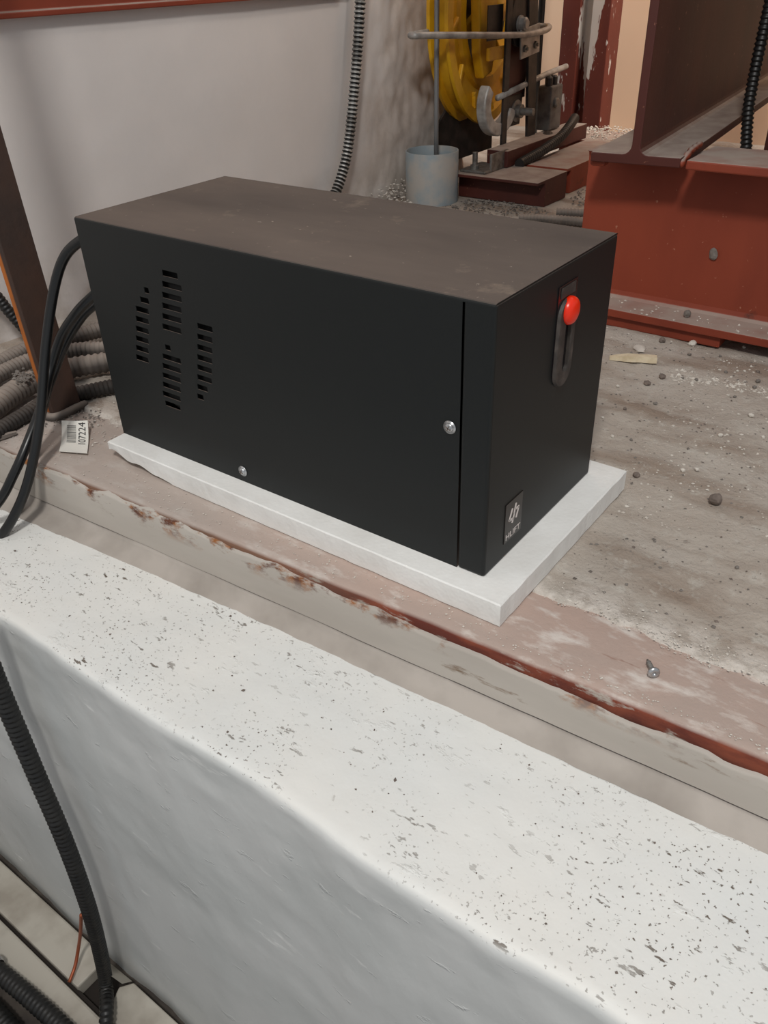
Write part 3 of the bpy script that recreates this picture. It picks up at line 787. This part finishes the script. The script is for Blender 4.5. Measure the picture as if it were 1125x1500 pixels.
# frame
mb = MB(); mb.prism([(1.296, .061), (1.56, .061), (1.56, .22), (1.47, .20), (1.36, .20), (1.296, .15)], 'x', -.908, -.902); mb.build('rear_plate', 'gov_black', gov)
mb = MB(); mb.box((-.803, 1.426, .0615), (-.797, 1.450, .42)); mb.build('frame_bar', 'gov_black', gov, bevel=.001)
mb = MB(); mb.prism([(1.555, .0615), (1.595, .0615), (1.560, .43), (1.515, .43)], 'x', -.800, -.792); mb.build('frame_bar', 'gov_black', gov, bevel=.001)
mb = MB(); mb.prism([(1.488+.040*math.cos(a_), .362+.058*math.sin(a_)) for a_ in [i_*math.pi/12 for i_ in range(24)]], 'x', -.806, -.797); mb.build('bearing_plate', 'gov_black', gov, bevel=.001)
mb = MB(); mb.lathe([(.018, 0), (.018, .004), (.014, .004), (.014, .016), (.010, .020)], (-.797, 1.487, .352), (1, 0, 0), 16); mb.build('axle_nut', 'gov_grey', gov)
# guard rod with plate
rod = [(-.88, 1.22, .352), (-.862, 1.135, .353), (-.852, 1.125, .353), (-.838, 1.13, .353), (-.80, 1.30, .342), (-.79, 1.40, .335), (-.782, 1.50, .330), (-.78, 1.58, .332), (-.785, 1.615, .336), (-.80, 1.63, .338), (-.84, 1.62, .338)]
mb = MB(); mb.tube(smooth_path(rod, .008), .0068, 10); mb.build('guard_rod', 'gov_grey', gov, True)
mb = MB(); mb.box((-.790, 1.478, .283), (-.786, 1.572, .345), Matrix.Rotation(.10, 3, 'X')); pl = mb.build('rod_plate', 'gov_grey', gov, bevel=.001)
for yy, zz in ((1.497, .300), (1.548, .305)):
    mb = MB(); mb.lathe([(.0085, 0), (.0085, .005), (.004, .0055), (.004, .010)], (-.786, yy, zz), (1, 0, 0), 6); mb.build('bolt', 'steel', pl)
mb = MB(); mb.tube([(-.80, 1.40, .205), (-.80, 1.66, .232), (-.80, 1.76, .238)], .007, 10); mb.build('cross_rod', 'gov_grey', gov, True)
# lower pulley cup, washer and stud
arc_ = [math.radians(140+200*i_/24) for i_ in range(25)]
po = [(1.425+.080*math.cos(a_), .190+.072*math.sin(a_)) for a_ in arc_]+[(1.425+.050*math.cos(a_), .190+.042*math.sin(a_)) for a_ in reversed(arc_)]
mb = MB(); mb.prism(po, 'x', -.826, -.800); mb.build('brake_hook', 'gov_grey', gov, bevel=.004)
mb = MB(); mb.lathe([(.0255, 0), (.0255, .003), (.016, .004), (.016, .016), (.009, .016), (.009, .048), (.008, .049)], (-.806, 1.508, .163), (1, 0, 0), 20)
s_ = mb.build('washer_stud', 'steel', gov)
mb = MB(); mb.prism([(1.44, .13), (1.53, .13), (1.54, .20), (1.45, .20)], 'x', -.812, -.806); mb.build('stud_plate', 'gov_black', gov, bevel=.002)
# base rail and foot plate
mb = MB(); mb.box((-.822, 1.272, .0605), (-.752, 1.372, .0665)); fp = mb.build('foot_plate', 'steel', gov, bevel=.0015)
mb = MB(); mb.lathe([(.011, 0), (.011, .009), (.0065, .0095), (.0065, .036), (.006, .037)], (-.792, 1.292, .0665), (0, 0, 1), 12); mb.build('anchor_bolt', 'steel', fp)
mb = MB(); mb.box((-.757, 1.30, .0605), (-.751, 1.38, .10)); mb.build('angle_cleat', 'steel', fp, bevel=.001)
mb = MB(); mb.box((-.80, 1.36, .0605), (-.742, 1.80, .098)); mb.build('base_rail', 'red_dark', gov, bevel=.002)
# switch
mb = MB(); mb.box((-.815, 1.635, .10), (-.775, 1.70, .205)); sw = mb.build('limit_switch', 'switch_grey', gov, bevel=.004)
mb = MB(); mb.lathe([(.012, 0), (.012, .006), (.008, .008)], (-.775, 1.66, .165), (1, 0, 0), 14); mb.build('switch_screw', 'steel', sw)
for zz in (1.645, 1.672):
    mb = MB(); mb.lathe([(.010, 0), (.010, .018), (.007, .022)], (-.79, zz, .205), (0, 0, 1), 12); mb.build('terminal', 'gov_black', sw)
mb = MB(); mb.lathe([(.016, 0), (.016, .02), (.012, .024), (.012, .04)], (-.77, 1.62, .09), (.3, -.6, -.2), 14); mb.build('cable_gland', 'gov_black', sw)
tag(gov, 'yellow wheeled overspeed governor in a black frame', 'governor')
corrugated('flexible_conduit', [(-.735, 1.70, .125), (-.720, 1.64, .115), (-.715, 1.58, .098), (-.720, 1.50, .080), (-.728, 1.42, .068), (-.726, 1.39, .066)], .0125, 'con_black', 'black conduit sloping down from the governor switch', pitch=.008)
# red blocks under it
b1 = empty('steel_channel', (-.70, 1.31, 0))
mb = MB(); mb.prism([(1.252, .0535), (1.252, .0600), (1.40, .0600), (1.40, .0005), (1.290, .0005), (1.290, .0535)], 'x', -.835, -.603); mb.build('channel', 'red_dark', b1, bevel=.001)
tag(b1, 'red steel channel carrying the governor foot plate', 'channel')
mb = MB(); mb.prism([(1.44, .0), (1.80, .0), (1.80, .060), (1.42, .060), (1.42, .053), (1.44, .053)], 'x', -.735, -.612)
tag(mb.build('steel_channel', 'red', None, bevel=.0015), 'red steel channel stub between governor and paint splashed column', 'channel')
mb = MB(); mb.box((-.823, 1.802, 0), (-.60, 1.96, .055)); tag(mb.build('steel_channel', 'red', None, bevel=.002), 'red steel base block at the foot of the splashed column', 'channel')
mb = MB(); mb.tube([(-.955, 1.9, .0), (-.955, 1.9, 1.6)], .010, 8)
tag(mb.build('riser_cable', 'cable', None, True), 'black cable rising beside the paint splashed column', 'cable')

# ================================================================== FOOT OF THE CURB
trk = empty('cable_trunking', (-.5, -.30, -.80))
mb = MB(); mb.box((-.956, -.299, -.798), (-.488, -.245, -.772)); mb.build('lid', 'beige', trk, bevel=.003)
mb = MB(); mb.prism([(-.432, -.299), (.4, -.299), (.4, -.245), (-.425, -.245), (-.438, -.262), (-.430, -.280)], 'z', -.798, -.772); mb.build('lid', 'beige', trk, bevel=.002)
mb = MB(); mb.box((-.50, -.299, -.7995), (-.42, -.245, -.797)); mb.build('opening', 'crack', trk)
mb = MB(); mb.add([(-.475, -.247, -.772), (-.428, -.245, -.772), (-.420, -.262, -.742), (-.462, -.268, -.736), (-.475, -.2478, -.7705), (-.428, -.2458, -.7705), (-.420, -.2628, -.7405), (-.462, -.2688, -.7345)], [(0, 1, 2, 3), (7, 6, 5, 4), (0, 1, 5, 4), (1, 2, 6, 5), (2, 3, 7, 6), (3, 0, 4, 7)]); mb.build('bent_flap', 'beige', trk)
mb = MB(); mb.box((-.956, -.345, -.800), (.4, -.306, -.768)); mb.build('side_rail', 'beige', trk, bevel=.004)
mb = MB(); mb.box((-.956, -.307, -.799), (.4, -.298, -.782)); mb.build('gap', 'crack', trk)
tag(trk, 'beige metal cable trunking along the foot of the curb', 'trunking')

corrugated('flexible_conduit', [P(-45, 900, 'y', -.268), P(-18, 965, 'y', -.266), P(2, 1015, 'y', -.265), P(32, 1085, 'y', -.264), P(62, 1155, 'y', -.264), P(90, 1220, 'y', -.265), P(113, 1280, 'y', -.266), P(133, 1340, 'y', -.267), P(147, 1395, 'y', -.268), P(155, 1440, 'z', -.755), P(156, 1480, 'z', -.750), P(154, 1530, 'z', -.760)], .0105, 'con_black', 'long black corrugated conduit hanging down the curb face', pitch=.0075, depth=.15)
corrugated('flexible_conduit', [(-.80, -.362, -.752), (-.66, -.360, -.750), (-.60, -.358, -.750), (-.52, -.352, -.751), (-.44, -.349, -.752), (-.30, -.352, -.752)], .0135, 'con_black', 'black conduit with silver ring lying beside the trunking', pitch=.008, depth=.1)
mb = MB(); mb.lathe([(.0150, -.009), (.0165, -.006), (.0165, .004), (.0150, .007), (.0138, .007), (.0138, -.009)], (-.605, -.358, -.750), (1, .02, 0), 24, True)
tag(mb.build('conduit_ring', 'zinc', None, True), 'silver ring fitting around the black conduit', 'fitting')
corrugated('flexible_conduit', [(-.72, -.40, -.778), (-.60, -.393, -.776), (-.52, -.392, -.776), (-.42, -.405, -.778), (-.34, -.43, -.780)], .0155, 'con_black', 'black conduit without a ring lying further from the curb', pitch=.008, depth=.1)
mb = MB(); mb.tube(smooth_path([P(119, 1340, 'y', -.262), P(118, 1365, 'y', -.263), P(115, 1388, 'y', -.268), P(110, 1415, 'z', -.758), P(101, 1440, 'z', -.766)], .005), .0026, 8)
tag(mb.build('copper_wire', 'copper', None, True), 'reddish copper wire poking out of the trunking', 'wire')

# ================================================================== LITTER
def lump(name, p, sx, sy, sz, mat, label, cat='stone', group=None, seed=0, flat=False, sub=2):
    bm = bmesh.new(); bmesh.ops.create_icosphere(bm, subdivisions=sub, radius=1)
    for v_ in bm.verts:
        d = 1+.32*noise.noise(v_.co*1.4+Vector((seed*3.1, seed*1.7, 0)))+.16*noise.noise(v_.co*3.5+Vector((seed, 0, 5)))
        v_.co = Vector((v_.co.x*sx, v_.co.y*sy, v_.co.z*sz))*d
    lo = min(v_.co.z for v_ in bm.verts)
    for v_ in bm.verts: v_.co.z -= lo
    me = bpy.data.meshes.new(name); bm.to_mesh(me); bm.free(); me.materials.append(MT[mat])
    o = obj(name, me); o.location = p; o.rotation_euler.z = seed*1.3
    return tag(o, label, cat, group)
def on_floor(px, py):
    q = P(px, py, 'z', 0); q.z = floor_z(q.x, q.y)-.0006; return q
lump('stone', on_floor(1047, 738), .0075, .0070, .0062, 'stone_dark', 'large round brown pebble alone on the open concrete', seed=1)
lump('mortar_lump', Vector((-.055, .7345, .108)), .0085, .004, .0085, 'stone', 'grey mortar lump stuck to the red beam web', 'mortar', seed=2)
lump('stone', Vector((-.066, .700, .030)), .0058, .0055, .0055, 'stone', 'grey pebble lying on the red beam flange', seed=3)
lump('paint_flake', on_floor(937, 510), .014, .009, .0022, 'stone_light', 'ragged white flake on the floor by the wooden stick', 'flake', seed=4)
lump('stone', on_floor(970, 500), 0.0048, 0.0040, 0.0040, 'stone_dark', 'dark pebble against the packing plate', seed=5)
lump('stone', on_floor(1014, 504), .0075, .006, .0042, 'stone_light', 'pale stone chip against the packing plate', seed=6)
lump('stone', on_floor(970, 552), 0.0048, 0.0040, 0.0036, 'stone_dark', 'dark pebble beside the pale crumbs below the stick', seed=7)
lump('stone', on_floor(948, 561), 0.0048, 0.0048, 0.0028, 'stone_dark', 'flat dark pebble below the wooden stick', seed=8)
lump('stone', on_floor(932, 697), 0.0040, 0.0040, 0.0028, 'stone_dark', 'dark pebble beside the far foam corner', seed=9)
G = 'small pebbles scattered on the concrete floor'
spots = [(1076, 582), (1063, 546), (1090, 545), (1040, 560), (985, 548), (1000, 552), (1020, 556), (883, 612), (897, 638), (925, 642), (1055, 640), (1100, 610), (960, 590), (1110, 560), (1010, 520), (1055, 522), (1090, 508), (905, 565), (1035, 665), (1105, 568), (1118, 640), (1000, 690), (1080, 830), (1020, 690), (1110, 545), (915, 600)]
for i, (a, b) in enumerate(spots):
    s_ = random.uniform(.0022, .0042); mt_ = random.choice(['stone', 'stone_dark', 'stone_light'])
    lump('pebble', on_floor(a, b), s_, s_*.9, s_*.7, mt_, 'small pebble on the concrete floor right of the cabinet', 'pebble', G, seed=20+i, sub=1)
# dust heaps of mortar behind, by the column and the pipe sleeve
for i, (x, y, z, a, b, c) in enumerate(((-.70, 1.88, .055, .09, .05, .012), (-.79, 1.24, 0, .05, .03, .016))):
    pass
# wooden stick
a, b = P(893, 522, 'z', .004), P(962, 526, 'z', .004)
d = (b-a).normalized(); nn = Vector((-d.y, d.x, 0)); mb = MB(); k_ = 8; V = []; F_ = []
for i in range(k_+1):
    u = i/k_; w_ = .0075*(.55+.45*min(1, u*3))+.0006*math.sin(i*2.1); h = .0075*(.5+.5*min(1, u*3)); c = a.lerp(b, u); zb = .0002
    for s1, z1 in ((-1, zb), (1, zb), (.8, zb+h), (-.9, zb+h*1.1)): V.append((c.x+nn.x*w_*s1, c.y+nn.y*w_*s1, z1))
for i in range(k_):
    for j in range(4): F_.append([i*4+j, i*4+(j+1) % 4, i*4+4+(j+1) % 4, i*4+4+j])
F_ += [[0, 1, 2, 3], [k_*4+3, k_*4+2, k_*4+1, k_*4]]
tag(new('wood_stick', V, F_, 'wood'), 'pale split wooden stick lying on the concrete', 'stick')
# loose screw
sc = P(957, 986, 'z', .004); scr = empty('loose_screw', (sc.x, sc.y, 0))
tail = P(948, 966, 'z', .003); hd = Vector((sc.x, sc.y, .0052)); tl = Vector((tail.x, tail.y, .003))
ax_ = (hd-tl).normalized(); L_ = (hd-tl).length
mb = MB(); prof_ = [(.0006, 0)]+[(.0016+.0006*(i % 2), .003+i*.0011) for i in range(int((L_-.003)/.0011))]; mb.lathe(prof_, tl, ax_, 10); mb.build('shank', 'steel', scr)
mb = MB(); mb.lathe([(.0022, -.0015), (.0050, .0002), (.0050, .0012), (.0030, .0024), (.0015, .0024), (.0014, .0012)], hd, ax_, 16); mb.build('head', 'zinc', scr, True)
tag(scr, 'loose steel screw lying on the dusty steel edging', 'screw')
# a sliver of wood at the left end of the floor
a, b = P(-20, 648, 'z', .003), P(24, 634, 'z', .003); mb = MB(); mb.tube([a, a.lerp(b, .5)+Vector((0, .002, 0)), b], [.003, .0045, .003], 6)
tag(mb.build('wood_sliver', 'con_grey', None), 'dusty sliver of wood in front of the conduit pile', 'sliver')

def crumbs(name, pts, mat, label, cat, extra=()):
    mb = MB(); n0 = len(pts); cuts = [n0]
    for q_, _ in extra: pts = pts+q_; cuts.append(len(pts))
    oc = [(1, 0, 0), (-1, 0, 0), (0, 1, 0), (0, -1, 0), (0, 0, 1), (0, 0, -1)]
    of = [(0, 2, 4), (2, 1, 4), (1, 3, 4), (3, 0, 4), (2, 0, 5), (1, 2, 5), (3, 1, 5), (0, 3, 5)]
    for p, s_ in pts:
        e = [random.uniform(.5, 1.3)*s_ for _ in range(6)]; R_ = Matrix.Rotation(random.random()*6.28, 3, 'Z')
        mb.add([Vector(p)+R_ @ Vector((q[0]*e[i], q[1]*e[i], q[2]*e[i]*.6)) for i, q in enumerate(oc)], of)
    o = mb.build(name, mat)
    for k_, (_, m_) in enumerate(extra):
        o.data.materials.append(MT[m_])
        for i_ in range(cuts[k_]*8, cuts[k_+1]*8): o.data.polygons[i_].material_index = k_+1
    return tag(o, label, cat, None, 'stuff')
def rnd_floor(n_, x0, x1, y0, y1, smin, smax, zf=floor_z, clump=None):
    out = []
    while len(out) < n_:
        x, y = random.uniform(x0, x1), random.uniform(y0, y1)
        if FOAM[0]-.004 < x < FOAM[1]+.004 and FOAM[2]-.004 < y < FOAM[3]+.004: continue
        if clump and fb(x, y, 2, clump, 3) < .05: continue
        s_ = smin+(smax-smin)*random.random()**3; out.append(((x, y, zf(x, y)+s_*.2), s_))
    return out
band = []
for _ in range(260):
    q = P(random.uniform(975, 1140), 0, 'z', 0) if False else P(*(lambda a_: (a_, 548+(a_-985)*.19+random.gauss(0, 5)))(random.uniform(980, 1150)), 'z', 0)
    band.append(((q.x, q.y, floor_z(q.x, q.y)+.0003), random.uniform(.0006, .0015)+.003*random.random()**4))
crumbs('floor_grit', rnd_floor(1700, -.3, .5, .06, .68, .0006, .0024), 'stone', 'mixed grey and pale grit strewn over the concrete floor', 'grit',
       ((rnd_floor(1500, -.3, .5, .06, .68, .0006, .0026, clump=5)+band, 'stone_light'), (rnd_floor(330, -.3, .5, .06, .68, .0006, .0022), 'stone_dark')))
crumbs('edge_grit', [((x, .040+.014*fb(x, 0, 7, 14, 5)+abs(random.gauss(0, .016))-.006, .0002), random.uniform(.0003, .0007)+.0012*random.random()**5) for x in [random.uniform(.045, .5) for _ in range(1100)]], 'stone_light', 'pale crumbs where concrete meets the steel edging', 'grit')
crumbs('edge_grit', [((x, random.uniform(EDGE(x)+.006, -.028), .0004), random.uniform(.0004, .0013)) for x in [random.uniform(-.7, .35) for _ in range(420)]]+[((x, random.uniform(-.03, .10), .0006), random.uniform(.0005, .002)) for x in [random.uniform(-.7, -.505) for _ in range(200)]], 'stone_light', 'white specks on the steel edging before the foam', 'grit')
crumbs('curb_grit', [((x, random.uniform(-.215, EDGE(x)-.03), -.0706), random.uniform(.0003, .0011)*(1+(random.random() < .04)*1.2)) for x in [random.uniform(-.6, .35) for _ in range(420)]], 'stone_dark', 'dark specks of grit on the white curb ledge', 'grit')
def bk(n_, x0, x1, y0, y1, zb, hmax, cx, cy_, rx, ry):
    out = []
    while len(out) < n_:
        x, y = random.uniform(x0, x1), random.uniform(y0, y1); q = ((x-cx)/rx)**2+((y-cy_)/ry)**2
        if q > 1 or (x-PC.x)**2+(y-PC.y)**2 < .067**2: continue
        out.append(((x, y, zb+hmax*(1-q)*random.random()), random.uniform(.0015, .005)))
    return out
crumbs('mortar_rubble', bk(420, -.86, -.60, 1.80, 2.0, .055, .022, -.73, 1.90, .13, .1), 'stone_light', 'pale mortar rubble at the foot of the splashed column', 'rubble')
crumbs('mortar_rubble', bk(260, -.82, -.56, 1.12, 1.30, 0, .012, -.69, 1.22, .14, .075), 'stone', 'grey rubble in front of the governor channel', 'rubble')
crumbs('mortar_rubble', bk(300, -.955, -.86, .98, 1.34, 0, .05, -.955, 1.18, .09, .16), 'stone_light', 'broken plaster rubble along the rough wall foot', 'rubble')
crumbs('mortar_rubble', bk(300, -.60, -.40, 1.32, 1.62, 0, .016, -.50, 1.47, .10, .15), 'stone', 'grey rubble between channel stub and red beams', 'rubble')
crumbs('conduit_rubble', [(P(32+random.gauss(0, 7), 552+random.gauss(0, 5), 'z', .034), random.uniform(.0015, .004)) for _ in range(60)], 'stone', 'rubble on the broken conduit mouth', 'rubble')
crumbs('conduit_rubble', [(P(random.uniform(60, 150), random.uniform(600, 625), 'z', .001), random.uniform(.001, .003)) for _ in range(90)], 'stone', 'crumbs around the rusty post foot', 'rubble')
crumbs('beam_grit', [((random.uniform(-.24, .3), random.uniform(.678, .725), .0305), random.uniform(.0006, .0028)) for _ in range(110)], 'stone_light', 'pale crumbs on the red beam bottom flange', 'grit')
